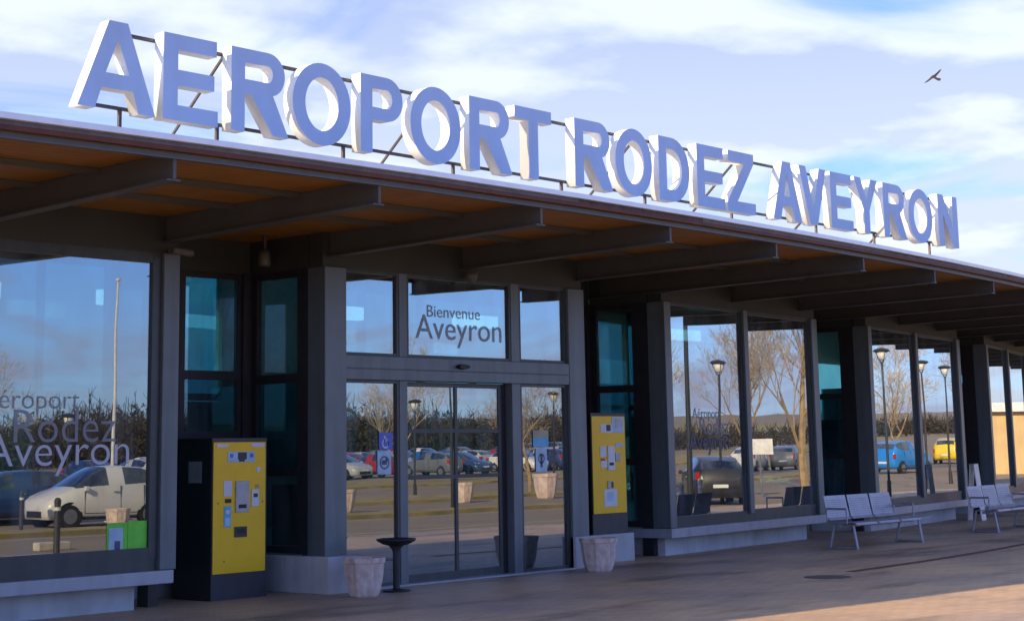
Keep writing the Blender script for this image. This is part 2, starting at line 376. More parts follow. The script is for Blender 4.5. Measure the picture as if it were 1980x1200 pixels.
def bay(i, a, b):
    fr, L, t, n = frame_of(a, b)
    # columns at both ends
    for s0, s1 in ((0, .20), (L-.22, L)):
        if i == DOOR: s1 = s0+.36 if s0 == 0 else L
        if i == DOOR and s0 > 0: s0 = L-.36
        m = MB(); m.box(s0, s1, -.26, .06, 0 if i == DOOR else .42, GZ1-.002, fr=fr); m.build('column', M['column'], T, bevel=.008)
    # header
    m = MB(); m.box(.004, L-.004, -.24, .012, GZ1, 4.50, fr=fr); m.build('header', M['header'], T)
    if i != DOOR:
        m = MB(); m.box(.12, L-.42, -.34, -.13, 0, .275, fr=fr); m.box(.12, .3, -1.35, -.34, 0, .275, fr=fr); m.build('base_wall', M['plinth'], T)
        m = MB(); m.box(-.05, L-.06, -.2, .10, .275, .418, fr=fr); m.box(-.05, .3, -1.35, -.2, .275, .418, fr=fr); m.build('sill_ledge', M['ledge'], T, bevel=.006)
        m = MB(); m.box(.20, L-.22, -.16, -.0, .418, GZ0, fr=fr); m.build('sill_frame', M['frame'], T)
        mid = (.20+L-.22)/2
        m = MB(); m.box(mid-.07, mid+.07, -.16, .05, GZ0, GZ1, fr=fr); m.build('mullion', M['column'], T)
        w1 = window(T, fr, .20, mid-.07, GZ0, GZ1, M['glass']); w2 = window(T, fr, mid+.07, L-.22, GZ0, GZ1, M['glass'], fw=.12 if i == 2 else .06)
        win_by_bay[i] = (w1, w2, fr, mid)
    # left and right returns
    for side, sx in ((0, .0), (1, L)):
        p0 = fr(sx, -.26, 0)[:2]; p1 = fr(sx, -1.34, 0)[:2]
        rf, rl, _, _ = frame_of(p1, p0) if side == 0 else frame_of(p0, p1)
        z0 = .44 if i == DOOR else .42
        pw = .10 if i == DOOR else .20
        wa, wb = (.02, rl-pw) if side == 0 else (pw, rl-.02)
        window(T, rf, wa, wb, z0+.02, GZ1, M['glass2'], fw=.09, d=-.03, fmat=M['frame_dark'], transoms=(2.60, 1.45) if side == 0 else (2.60,))
        m = MB(); m.box(.0, rl, -.10, -.001, GZ1, 4.5, fr=rf); m.build('header', M['header'], T)
        m = MB(); m.box(rl-pw, rl-.001, -.14, -.003, 0, GZ1-.001, fr=rf) if side == 0 else m.box(.001, pw, -.14, -.003, 0, GZ1-.001, fr=rf)
        m.build('corner_post', M['frame_dark'], T)
for i, (a, b) in enumerate(BAYS): bay(i, a, b)
# recess back walls
for (a0, a1), (b0, b1) in zip(BAYS, BAYS[1:]):
    fa = frame_of(a0, a1); fb = frame_of(b0, b1)
    p = fa[0](fa[1], -1.38, 0)[:2]; q = fb[0](0, -1.38, 0)[:2]
    fr, L, t, n = frame_of(p, q)
    m = MB(); m.box(.1, L-.1, -.14, 0, 0, .42, fr=fr); m.build('base_wall', M['plinth'], T)
    m = MB(); m.box(-.04, L+.04, -.14, 0, GZ1+.003, 4.5, fr=fr); m.build('header', M['header'], T)
    m = MB(); m.box(L-.13, L+.03, -.10, .05, .0, GZ1-.003, fr=fr); m.build('corner_post', M['frame_dark'], T)
    h = L/2
    window(T, fr, .1, h, .42, GZ1, M['glass2'], fw=.07, fmat=M['frame_dark'], transoms=(2.66, 1.9))
    window(T, fr, h+.002, L-.12, .42, GZ1, M['glass2'], fw=.07, fmat=M['frame_dark'], transoms=(2.66, 1.9))

# ---- door bay
def door_bay():
    fr, L, t, n = frame_of(*BAYS[DOOR])
    s = lambda X: (X-BAYS[DOOR][0][0])
    d = -.05
    # concrete feet of the bay
    m = MB(); m.box(-.10, .40, -.6, .22, 0, .44, fr=fr); m.box(-.10, .3, -1.5, -.6, 0, .44, fr=fr); m.build('plinth', M['plinth'], T, bevel=.01)
    m = MB(); m.box(L-.36, L+.02, -.4, .10, 0, .44, fr=fr); m.build('plinth', M['plinth'], T, bevel=.01)
    # mullions
    for x0, x1, z1 in ((15.66, 15.80, GZ1), (17.85, 18.02, GZ1)):
        m = MB(); m.box(s(x0), s(x1), -.16, .02, .0, 2.57, fr=fr); m.box(s(x0), s(x1), -.16, .02, 2.87, GZ1, fr=fr); m.build('mullion', M['column'], T, bevel=.006)
    m = MB(); m.box(.36, L-.36, -.16, .05, 2.57, 2.87, fr=fr)
    m.box(.36, L-.36, .05, .062, 2.70, 2.715, fr=fr); m.build('door_header', M['column'], T, bevel=.006)
    m = MB(); m.box(.36, L-.36, -.2, .10, 0, .02, fr=fr); m.build('threshold', M['ledge'], T)
    m = MB()
    prof = []
    c = fr(s(16.80), .062, 2.77)
    for k in range(20):
        a = 2*math.pi*k/20; prof.append((c[0]+.12*math.cos(a), c[1], c[2]+.035*math.sin(a)))
    back = [(x, y+.0, z) for x, y, z in prof]; front = [(c[0]+(x-c[0])*.85, y-.055, c[2]+(z-c[2])*.85) for x, y, z in prof]
    for k in range(20):
        j = (k+1) % 20; m.quad([back[k], back[j], front[j], front[k]])
    m.quad(front); m.build('motion_sensor', M['black'], T)
    # top lights
    tl = window(T, fr, .36, s(15.66), 2.87, GZ1, M['glass']); tm = window(T, fr, s(15.80), s(17.85), 2.87, GZ1, M['glass']); window(T, fr, s(18.02), L-.36, 2.87, GZ1, M['glass'])
    # sidelights
    sl = window(T, fr, .36, s(15.66), .02, 2.57, M['glass']); sr = window(T, fr, s(18.02), L-.36, .02, 2.57, M['glass'])
    # sliding leaves with two crossbars each
    def leaf(x0, x1, dd, nm='sliding_door'):
        m = MB(); e = .05
        a, b = s(x0), s(x1)
        m.box(a, a+e, dd-.04, dd, .02, 2.56, fr=fr); m.box(b-e, b, dd-.04, dd, .02, 2.56, fr=fr)
        for z0, z1 in ((.02, .12), (1.31, 1.36), (1.905, 1.955), (2.50, 2.56)): m.box(a+e, b-e, dd-.04, dd-.002, z0, z1, fr=fr)
        o = m.build(nm, M['frame'], T)
        for z0, z1 in ((.12, 1.31), (1.36, 1.905), (1.955, 2.50)):
            g = MB(); g.box(a+e, b-e, dd-.025, dd-.015, z0, z1, fr=fr); g.build('pane', M['glass'], o)
        return o
    leaf(15.80, 16.82, -.06); leaf(16.80, 17.74, -.10)
    m = MB(); m.box(s(17.74), s(17.85), -.30, -.11, .02, 2.56, fr=fr); m.build('door_jamb', M['frame_dark'], T)
    # stickers
    def sticker(par, x0, x1, z0, z1, mt, name='sticker', dd=-.018):
        m = MB(); m.box(s(x0), s(x1), dd, dd+.004, z0, z1, fr=fr); return m.build(name, mt, par)
    sticker(sl, 15.32, 15.56, 1.70, 1.91, M['blue']); sticker(sl, 15.29, 15.53, 1.39, 1.68, M['pale'])
    sticker(sr, 18.31, 18.64, 1.82, 1.93, M['olive']); sticker(sr, 18.31, 18.64, 1.70, 1.82, M['cyan']); sticker(sr, 18.36, 18.60, 1.36, 1.68, M['pale'])
    # pictograms: wheelchair on blue, dog-in-circle on pale
    def ring(par, cx, cz, r, w, mt, dd):
        m = MB(); n_ = 20
        for k in range(n_):
            a0 = 2*math.pi*k/n_; a1 = 2*math.pi*(k+1)/n_
            m.quad([fr(s(cx+rr*math.cos(a)), dd, cz+rr*math.sin(a)) for rr, a in ((r, a0), (r, a1), (r-w, a1), (r-w, a0))])
        return m
    m = ring(sl, 15.43, 1.775, .062, .018, None, -.0125)
    m.box(s(15.405), s(15.428), -.0135, -.0125, 1.80, 1.87, fr=fr); m.box(s(15.405), s(15.47), -.0135, -.0125, 1.80, 1.818, fr=fr); m.box(s(15.47), s(15.488), -.0135, -.0125, 1.745, 1.818, fr=fr)
    m.build('pictogram', M['white'], sl, fix=False)
    m = ring(sl, 15.41, 1.535, .085, .02, None, -.0125); m.box(s(15.36), s(15.45), -.0135, -.0125, 1.51, 1.565, fr=fr); m.box(s(15.43), s(15.465), -.0135, -.0125, 1.55, 1.59, fr=fr)
    m.build('pictogram', M['vinyl_dark'], sl, fix=False)
    m = ring(sr, 18.48, 1.54, .07, .02, None, -.0125); m.box(s(18.455), s(18.505), -.0135, -.0125, 1.42, 1.6, fr=fr)
    m.build('pictogram', M['vinyl_dark'], sr, fix=False)
    # texts on the top light
    y = fr(0, -.017, 0)[1]
    text_mesh('lettering', 'Bienvenue', .225, M['vinyl'], tm, upright(16.20, y+.006, 3.42), sx=1.14, off=.0)
    text_mesh('lettering', 'Aveyron', .46, M['vinyl'], tm, upright(16.00, y+.006, 3.13), sx=1.08, off=.0)
door_bay()

# lettering on the left bay and on the first bay right of the door
def bay_lettering():
    w1, w2, fr, mid = win_by_bay[2]
    t = Vector((*BAYS[2][1], 0))-Vector((*BAYS[2][0], 0)); ax = (t.x, t.y)
    def at(X, z):
        s_ = (X-BAYS[2][0][0]); p = fr(s_, -.022, z); return upright(p[0], p[1], z, ax)
    text_mesh('lettering', 'Aéroport', .30, M['vinyl'], w2, at(9.74, 2.185), sx=1.04, off=-.003)
    text_mesh('lettering', 'Rodez', .51, M['vinyl'], w2, at(10.10, 1.83), sx=1.02, off=-.004)
    text_mesh('lettering', 'Aveyron', .49, M['vinyl_l'], w2, at(9.80, 1.585), sx=1.08, off=-.004)
    def film(X0, X1, z0, z1, mt, nm, e=0):
        m = MB(); m.box(X0-6.65, X1-6.65, -.024+e, -.021+e, z0, z1, fr=fr); return m.build(nm, mt, w2)
    film(11.33, 11.60, .62, .955, M['green'], 'poster'); film(11.355, 11.535, .63, .90, M['pale'], 'poster_picture', .0035); film(11.43, 11.50, .66, .76, M['vinyl_dark'], 'poster_figure', .007)
    film(11.605, 11.855, .62, .965, M['green'], 'poster')
    w1, w2, fr, mid = win_by_bay[4]
    t = Vector((*BAYS[4][1], 0))-Vector((*BAYS[4][0], 0)); ax = (t.x, t.y)
    def at4(s_, z): p = fr(s_, -.022, z); return upright(p[0], p[1], z, ax)
    text_mesh('lettering', 'Aéroport', .24, M['vinyl'], w1, at4(.95, 2.12), sx=1.0)
    text_mesh('lettering', 'Rodez', .40, M['vinyl'], w1, at4(1.15, 1.86), sx=1.0)
    text_mesh('lettering', 'Aveyron', .40, M['vinyl_dark'], w1, at4(.80, 1.62), sx=1.0)
    for s0, s1, z0, z1 in ((.42, .68, 1.98, 2.25), (.42, .62, 1.40, 1.9)):
        m = MB(); m.box(s0, s1, -.048, -.042, z0, z1, fr=fr); m.build('notice_sheet', M['white'], w1)
bay_lettering()

# ---- roof
def roof():
    X = [-30+2.5*i for i in range(45)]
    def ribbon(f0, f1, zt, zb, x=X):      # solid strip between plan offsets
        m = MB()
        for a, b in zip(x, x[1:]):
            m.hexa([(a, f0(a), zb[0]), (b, f0(b), zb[0]), (b, f1(b), zb[1]), (a, f1(a), zb[1]), (a, f0(a), zt[0]), (b, f0(b), zt[0]), (b, f1(b), zt[1]), (a, f1(a), zt[1])])
        return m
    e = edge_y
    ribbon(lambda x: e(x)+.02, lambda x: e(x)+3.9, (4.492, 4.60), (4.43, 4.43)).build('roof_slab', M['roof'], T)
    ribbon(lambda x: e(x)+3.9, lambda x: e(x)+19.5, (4.60, 6.5), (4.44, 6.3)).build('hall_roof', M['roof'], T)
    ribbon(lambda x: e(x)+.055, lambda x: e(x)+3.9+1.4, (4.427, 4.41), (4.396, 4.375)).build('soffit', M['wood'], T)
    ribbon(lambda x: e(x)-.03, lambda x: e(x)+.018, (4.525, 4.525), (4.471, 4.471)).build('edge_trim', M['trim'], T)
    ribbon(lambda x: e(x)+.02, lambda x: e(x)+.05, (4.469, 4.469), (4.386, 4.386)).build('fascia', M['fascia'], T)
    m = ribbon(lambda x: e(x)+.10, lambda x: e(x)+.12, (4.388, 4.388), (4.338, 4.338)); m.build('edge_channel', M['channel'], T)
    m = ribbon(lambda x: e(x)+.08, lambda x: e(x)+.15, (4.337, 4.337), (4.326, 4.326)); m.build('edge_channel_flange', M['channel'], T)
    for k, off in enumerate((1.3, 2.4)):
        ribbon(lambda x: e(x)+off, lambda x: e(x)+off+.05, (4.392-off*.004, 4.392-off*.004), (4.335-off*.004, 4.335-off*.004)).build('purlin', M['beam'], T)
    # beams (I-section, deepening towards the facade)
    GX = [-22.2+2.6*i for i in range(9)]+[2.02, 4.53, 7.03, 9.52, 11.99, 14.46, 16.92, 19.42, 21.95, 24.49, 27.07, 29.62, 32.18, 34.7, 37.2, 39.75, 42.3, 44.8, 47.3, 49.8, 52.4, 54.9, 57.4, 60, 62.5, 65, 67.5, 70]
    for g in GX:
        sl = (g-15.5)/225*2*.5; tv = Vector((1, sl*1.0, 0)).normalized(); nv = Vector((-tv.y, tv.x, 0))
        o = Vector((g, e(g)+.13, 0))
        def fr(s_, d, z): p = o+tv*s_+nv*d; return (p.x, p.y, z)
        m = MB(); D1 = 5.0
        for a, b, za, zb in ((0, 3.5, 4.145, 4.09), (3.5, D1, 4.09, 4.08)):
            m.hexa([fr(-.012, a, za), fr(.012, a, za), fr(.012, b, zb), fr(-.012, b, zb), fr(-.012, a, 4.390-a*.004), fr(.012, a, 4.390-a*.004), fr(.012, b, 4.390-b*.004), fr(-.012, b, 4.390-b*.004)])
            m.hexa([fr(-.075, a, za-.016), fr(.075, a, za-.016), fr(.075, b, zb-.016), fr(-.075, b, zb-.016), fr(-.075, a, za), fr(.075, a, za), fr(.075, b, zb), fr(-.075, b, zb)])
        m.box(-.018, .018, -.012, 0, 4.145, 4.33, fr=fr)
        m.build('roof_beam', M['beam'], T)
roof()
# ---- hall interior and airside facade
def hall():
    X = [-30+2.5*i for i in range(45)]
    def back(x): return edge_y(x)+18.3
    m = MB()
    for a, b in zip(X, X[1:]):
        m.hexa([(a, facade_y(a)+1.5, .0), (b, facade_y(b)+1.5, .0), (b, back(b), .0), (a, back(a), 0), (a, facade_y(a)+1.5, .012), (b, facade_y(b)+1.5, .012), (b, back(b), .012), (a, back(a), .012)])
    m.build('hall_floor', M['hall_floor'], T)
    for k in range(0, 44, 1):
        a, b = X[k], X[k+1]
        fr, L, t, n = frame_of((a, back(a)), (b, back(b)))
        solid = k % 5 == 2
        if solid:
            m = MB(); m.box(0, L, -.1, .1, 0.012, 6.25, fr=fr); m.build('airside_wall', M['hall_wall'], T)
        else:
            m = MB(); m.box(0, .08, -.1, .1, .012, 6.25, fr=fr); m.box(.08, L, -.1, .1, .012, .9, fr=fr); m.box(.08, L, -.1, .1, 2.9, 3.05, fr=fr); m.box(.08, L, -.1, .1, 5.7, 6.25, fr=fr)
            o = m.build('airside_window', M['frame_dark'], T)
            g = MB(); g.box(.08, L, -.01, 0, .9, 2.9, fr=fr); g.box(.08, L, -.01, 0, 3.05, 5.7, fr=fr); g.build('pane', M['glass3'], o)
    # light strips near the airside wall
    for x0, x1 in ((17.6, 18.1), (20.4, 21.9), (25.9, 27.7), (30.9, 32.4), (32.8, 33.5), (39.9, 41.3)):
        m = MB(); m.box(x0, x1, 28.9, 29.1, 4.72, 5.02); m.build('light_panel', M['light'], T)
    m = MB(); m.box(16, 20, 24, 24.2, .012, 2.6); m.box(33, 36, 25, 25.2, .012, 2.4); m.box(44, 47, 27, 27.2, .012, 2.4); m.build('partition', M['hall_wall'], T)
    m = MB(); m.box(20, 25.5, 22.5, 23.2, .012, 1.15); m.build('counter', M['hall_dark'], T)
    # end walls
    m = MB(); m.box(-30, -29.8, 21, 38, 0, 4.6); m.box(79.5, 79.7, 34.6, 48, 0, 4.6); m.build('end_wall', M['hall_wall'], T)
hall()
def left_far_wall():   # plain wall closing the building beyond the frame on the left and right
    for pts in (((-29.8, 22.5), (-9.2, 17.1)), ((66.2, 29.2), (79.6, 34.8))):
        fr, L, t, n = frame_of(*pts); m = MB(); m.box(0, L, -.3, 0, 0, 4.5, fr=fr); m.build('end_wall', M['hall_wall'], T)
left_far_wall()

# ------------------------------------------------------------------ roof sign
def letter_outline(ch, w):
    s = .205; h = .18     # stem and bar thickness
    def arc(cx, cy, rx, ry, a0, a1, n=14): return [(cx+rx*math.cos(R(a0+(a1-a0)*i/n)), cy+ry*math.sin(R(a0+(a1-a0)*i/n))) for i in range(n+1)]
    if ch == 'E': return [[(0, 0), (w, 0), (w, h), (s, h), (s, .41), (w*.93, .41), (w*.93, .41+h), (s, .41+h), (s, 1-h), (w*.97, 1-h), (w*.97, 1), (0, 1)]]
    if ch == 'T': return [[(w/2-s/2, 0), (w/2+s/2, 0), (w/2+s/2, 1-h), (w, 1-h), (w, 1), (0, 1), (0, 1-h), (w/2-s/2, 1-h)]]
    if ch == 'Z': return [[(0, 0), (w, 0), (w, h), (.29, h), (w*.97, 1-h*.9), (w*.97, 1), (w*.06, 1), (w*.06, 1-h), (w-.30, 1-h), (0, h*.85)]]
    if ch == 'N': return [[(0, 0), (s, 0), (s, .62), (w-s-.02, 0), (w, 0), (w, 1), (w-s, 1), (w-s, .38), (s+.02, 1), (0, 1)]]
    if ch == 'A':
        c = w/2; return [[(0, 0), (.225, 0), (.305, .24), (w-.305, .24), (w-.225, 0), (w, 0), (c+.125, 1), (c-.125, 1)], [(.355, .41), (w-.355, .41), (c, .80)]]
    if ch == 'V':
        c = w/2; return [[(c-.12, 0), (c+.12, 0), (w, 1), (w-.225, 1), (c, .27), (.225, 1), (0, 1)]]
    if ch == 'Y':
        c = w/2; return [[(c-s/2, 0), (c+s/2, 0), (c+s/2, .42), (w, 1), (w-.24, 1), (c, .60), (.24, 1), (0, 1), (c-s/2, .42)]]
    if ch == 'O':
        return [arc(w/2, .5, w/2, .515, 0, 360, 40)[:-1], arc(w/2, .5, w/2-.205, .335, 0, 360, 40)[:-1]]
    if ch == 'D':
        o = [(0, 0), (w*.42, 0)]+arc(w*.42, .5, w*.58, .5, -90, 90, 18)+[(0, 1)]
        i = [(s, h), (w*.42, h)]+arc(w*.42, .5, w*.58-s, .5-h, -90, 90, 18)+[(s, 1-h)]
        return [o, i]
    if ch in 'PR':
        rb = .285 if ch == 'P' else .265; yb = 1-2*rb; cx = w*.93-rb if ch == 'R' else w-rb
        bowl = arc(cx, 1-rb, rb, rb, -90, 90, 16)
        hole = [(s, yb+h*.9), (cx, yb+h*.9)]+arc(cx, 1-rb, rb-.19, rb-h*.9, -90, 90, 12)+[(s, 1-h*.95)]
        if ch == 'P': o = [(0, 0), (s, 0), (s, yb)]+bowl+[(0, 1)]
        else:
            o = [(0, 0), (s, 0), (s, yb-.02), (s+.10, yb-.02), (w-.245, 0), (w, 0), (w*.72, yb+.015)]+arc(cx, 1-rb, rb, rb, -62, 90, 14)+[(0, 1)]
        return [o, hole]
def sign():
    YL, Z0, CH, DEP = 13.30, 4.905, .870, .145
    G = thing('roof_sign', (9, 13.4, 4.66), 'large white sided blue faced capital letters reading AEROPORT RODEZ AVEYRON on the roof edge', 'sign'); G.location = (0, 0, 0)
    seq = [('A', 9.07, 9.96), ('E', 10.05, 10.73), ('R', 10.90, 11.67), ('O', 11.725, 12.56), ('P', 12.71, 13.36), ('O', 13.48, 14.31), ('R', 14.46, 15.22), ('T', 15.27, 15.96),
           ('R', 16.41, 17.18), ('O', 17.24, 18.03), ('D', 18.18, 18.88), ('E', 19.06, 19.72), ('Z', 19.78, 20.49),
           ('A', 20.95, 21.73), ('V', 21.68, 22.45), ('E', 22.57, 23.22), ('Y', 23.28, 24.01), ('R', 24.18, 24.92), ('O', 25.00, 25.81), ('N', 26.02, 26.72)]
    for ch, x0, x1 in seq:
        cu = bpy.data.curves.new('letter', 'CURVE'); cu.dimensions = '2D'; cu.fill_mode = 'BOTH'; cu.extrude = DEP/2
        for pts in letter_outline(ch, (x1-x0)/CH):
            sp = cu.splines.new('POLY'); sp.points.add(len(pts)-1); sp.use_cyclic_u = True
            for p, q in zip(sp.points, pts): p.co = (q[0]*CH, q[1]*CH, 0, 1)
        t = bpy.data.objects.new('tmp', cu); COL.objects.link(t); bpy.context.view_layer.update()
        me = bpy.data.meshes.new_from_object(t.evaluated_get(bpy.context.evaluated_depsgraph_get())); bpy.data.objects.remove(t)
        me.name = 'letter'
        me.transform(upright(x0, YL+DEP/2, Z0)); me.materials.clear(); me.materials.append(M['letter_side']); me.materials.append(M['letter_face'])
        for p in me.polygons: p.material_index = 1 if abs(p.normal.y) > .9 and p.center.y < YL+.01 else 0
        o = bpy.data.objects.new('letter', me); COL.objects.link(o); o.parent = G; o['label'] = 'capital letter '+ch
    yr = YL+DEP+.03
    for z in (4.972, 5.71):
        m = MB(); m.box(9.15 if z < 5 else 9.5, 26.6, yr-.025, yr+.025, z-.014, z+.014); m.build('rail', M['steel_dark'], G)
    for x in (9.67, 10.86, 12.61, 14.36, 16.34, 18.08, 20.12, 22.39, 24.14, 25.98):
        m = MB(); zr = 4.485+(yr-edge_y(x))*.028
        m.box(x-.016, x+.016, yr-.016, yr+.016, zr, 4.957); m.box(x-.07, x+.07, yr-.07, yr+.07, zr, zr+.012); m.build('post', M['steel_dark'], G)
    for x in (10.95, 13.98, 17.9, 20.3, 23.1, 25.5):
        m = MB(); m.tube((x, yr+.03, 5.69), (x, yr+1.35, 4.56), .018, n=6); m.build('brace', M['steel_dark'], G)
sign()

# ------------------------------------------------------------------ ticket machines
def rbox(x0, x1, y0, y1, z0, z1, mt, par, name, bev=0.0):
    m = MB(); m.box(x0, x1, y0, y1, z0, z1); return m.build(name, mt, par, bevel=bev)
def machine(loc, H, label, kind):
    G = thing('ticket_machine', loc, label, 'ticket machine', 'yellow parking payment machines')
    w, dp = .84, .72
    rbox(0, w, 0, dp, 0, H, M['black'], G, 'casing', .012)
    rbox(.004, w-.004, -.006, 0, .0, H-.004, M['charcoal'], G, 'front_surround')
    y0, zt, zb = -.020, H-.05, .30
    rbox(.015, w-.03, y0, -.0065, zb, zt, M['yellow'], G, 'front_panel', .004)
    def p(x0, x1, z0, z1, mt, nm, th=.008): return rbox(.015+(w-.045)*x0, .015+(w-.045)*x1, y0-th, y0-.0005, zt-(zt-zb)*z1, zt-(zt-zb)*z0, M[mt], G, nm, .0015)
    if kind == 0:
        p(.05, .26, .015, .04, 'white', 'header_plate'); p(.72, .96, .01, .04, 'white', 'header_plate')
        s_ = p(.26, .78, .075, .155, 'pale', 'display_surround'); p(.45, .62, .08, .135, 'charcoal', 'display', .011); p(.47, .58, .135, .152, 'charcoal', 'display', .011)
        p(.30, .36, .09, .12, 'blue', 'sticker', .010); p(.68, .75, .09, .12, 'blue', 'sticker', .010)
        p(.82, .89, .195, .235, 'white', 'sticker')
        p(.19, .34, .295, .415, 'white', 'instruction_plate'); p(.22, .33, .435, .465, 'black', 'coin_slot', .011)
        p(.41, .66, .30, .54, 'grey', 'card_reader', .02); p(.46, .61, .48, .51, 'black', 'slot', .023)
        p(.72, .86, .37, .50, 'white', 'note_reader', .015); p(.75, .83, .40, .43, 'charcoal', 'slot', .018); p(.80, .86, .33, .36, 'olive', 'sticker')
        p(.20, .33, .49, .65, 'cyan', 'sticker'); p(.23, .30, .52, .55, 'white', 'sticker', .010); p(.22, .31, .58, .64, 'pale', 'sticker', .010)
        p(.40, .63, .65, .73, 'charcoal', 'change_tray', .015)
        p(.44, .59, .665, .70, 'black', 'tray_flap', .018)
        for a, b in ((.08, .46), (.93, .46), (.2, .9)): p(a, a+.02, b, b+.012, 'charcoal', 'screw', .003)
        rbox(-.005, 0, .18, .42, H-.52, H-.27, M['grey'], G, 'side_notice')
    else:
        p(.25, .60, .08, .17, 'white', 'display_surround'); p(.42, .55, .09, .155, 'charcoal', 'display', .011)
        p(.60, .95, .01, .17, 'pale', 'header_plate', .006); p(.70, .92, .03, .12, 'grey', 'sticker', .009)
        p(.22, .40, .31, .42, 'white', 'instruction_plate'); p(.44, .64, .31, .56, 'white', 'card_reader', .02); p(.47, .60, .48, .51, 'black', 'slot', .023)
        p(.24, .36, .435, .46, 'red', 'sticker'); p(.24, .42, .46, .53, 'white', 'sticker'); p(.68, .82, .38, .47, 'grey', 'note_reader', .015); p(.70, .90, .28, .32, 'pale', 'sticker')
        p(.42, .58, .67, .75, 'grey', 'change_tray', .015); p(.52, .58, .68, .74, 'charcoal', 'tray_flap', .018)
        p(.31, .70, .755, .93, 'white', 'notice_sheet', .006); p(.40, .60, .78, .88, 'pale', 'notice_print', .008)
    return G
machine((12.92, 16.06, .0), 1.865, 'yellow fronted black payment machine standing on the paving left of the entrance', 0)
machine((19.97, 16.02, .415), 1.775, 'yellow fronted black payment machine on a pale block right of the entrance', 1)
m = MB(); m.box(19.9, 20.93, 15.99, 17.0, 0, .413); tag(m.build('machine_base', M['plinth'], bevel=.012), 'pale concrete block under the right hand payment machine', 'concrete block')

# ------------------------------------------------------------------ planters
def planter(loc, label, group, rz=0, sc=1):
    G = thing('planter', loc, label, 'planter', group, rz)
    m = MB(); n = 32
    prof = [(.215, 0), (.24, .02), (.285, .11), (.318, .24), (.332, .36), (.335, .385), (.352, .392), (.36, .45), (.31, .45), (.295, .40)]
    k = len(m.v)
    for r, z in prof:
        for i in range(n):
            a = 2*math.pi*i/n+R(22.5)
            # eight flat sides with shallow flutes
            seg = ((a-R(22.5)) % R(45))-R(22.5); rr = r*math.cos(R(22.5))/math.cos(seg)*1.04
            if .02 < z < .38 and i % 2: rr *= .985
            m.v.append((rr*math.cos(a), rr*math.sin(a), z))
    for q in range(len(prof)-1):
        for i in range(n):
            j = (i+1) % n; m.f.append([q*n+i, q*n+j, (q+1)*n+j, (q+1)*n+i]); m.m.append(0)
    m.f.append(list(range(n))); m.m.append(0)
    m.build('pot', M['planter'], G)
    m = MB(); m.lathe([(0, .40), (.15, .408), (.295, .395)], n=24); m.build('soil', M['soil'], G)
    if sc != 1: G.scale = (sc, sc, sc)
    return G
PL = planter((14.29, 14.92, 0), 'octagonal fluted concrete planter left of the sliding doors beside an ashtray stand', 'octagonal concrete planters')
PL.scale = (.73, .73, 1)
p2 = copy_tree(PL); place(p2, (18.84, 15.02, 0), .12, 'octagonal fluted concrete planter right of the sliding doors below a payment machine')
# ------------------------------------------------------------------ ashtray stand
def ashtray(loc, label):
    G = thing('ashtray_stand', loc, label, 'ashtray')
    m = MB(); m.lathe([(0, 0), (.17, 0), (.17, .02), (.05, .035), (.0, .035)], n=28); m.build('base', M['black'], G, smooth=False)
    m = MB(); m.lathe([(.042, .03), (.042, .46), (.055, .50), (.09, .54)], n=20); m.build('stem', M['charcoal'], G, smooth=True)
    m = MB(); m.lathe([(.05, .535), (.16, .56), (.235, .60), (.245, .625), (.225, .63), (.15, .595), (0, .585)], n=32); m.build('dish', M['black'], G, smooth=True)
ashtray((15.02, 15.12, 0), 'black pedestal ashtray with a shallow round dish beside the left planter')

# ------------------------------------------------------------------ benches
def bench(loc, rz, label):
    G = thing('metal_bench', loc, label, 'bench', 'grey metal benches along the facade', rz)
    n = 3; w = .70; g = .06; tot = n*w+(n-1)*g
    for i in range(n):
        x0 = i*(w+g)
        # seat: slatted / perforated plate with rolled front
        m = MB(); P = [(0.0, .40), (.06, .415), (.38, .43), (.44, .42), (.46, .395)]
        for a, b in zip(P, P[1:]):
            m.hexa([(x0, -a[0], a[1]-.012), (x0+w, -a[0], a[1]-.012), (x0+w, -b[0], b[1]-.012), (x0, -b[0], b[1]-.012), (x0, -a[0], a[1]), (x0+w, -a[0], a[1]), (x0+w, -b[0], b[1]), (x0, -b[0], b[1])])
        m.build('seat', M['bench'], G)
        m = MB(); P = [(0.02, .455), (.06, .50), (.12, .80), (.13, .84)]
        cols = 10
        for a, b in zip(P, P[1:]):
            m.hexa([(x0, a[0], a[1]), (x0+w, a[0], a[1]), (x0+w, a[0]+.012, a[1]), (x0, a[0]+.012, a[1]), (x0, b[0], b[1]), (x0+w, b[0], b[1]), (x0+w, b[0]+.012, b[1]), (x0, b[0]+.012, b[1])])
        m.box(x0, x0+.02, .0, .03, .45, .46)
        bk = m.build('backrest', M['bench'], G)
        h = MB()
        for r_ in range(8):
            for c_ in range(12):
                z = .53+r_*.034; y = .06+(z-.50)*.2; x = x0+.06+c_*(w-.12)/11
                h.box(x-.008, x+.008, y-.002, y-.0005, z-.006, z+.006)
        h.build('perforation', M['charcoal'], bk)
    m = MB(); m.tube((-.05, -.18, .37), (tot+.25, -.18, .37), .028, n=10); m.build('rail', M['bench'], G)
    m = MB(); m.box(tot+.04, tot+.42, -.42, .0, .405, .42); m.build('side_table', M['bench'], G)
    for x in (.10, tot+.12):
        m = MB(); m.tube((x, .10, .0), (x, .0, .40), .022, n=8); m.tube((x, -.40, .0), (x, -.34, .38), .022, n=8); m.tube((x, -.42, .02), (x, .12, .02), .02, n=8)
        m.build('leg', M['bench'], G)
    for x in (-.03, tot+.03):
        m = MB(); m.tube((x, .06, .45), (x, .06, .64), .014, n=6); m.tube((x, .06, .64), (x, -.30, .64), .018, n=6); m.tube((x, -.30, .64), (x, -.30, .40), .014, n=6); m.build('armrest', M['bench'], G)
    return G
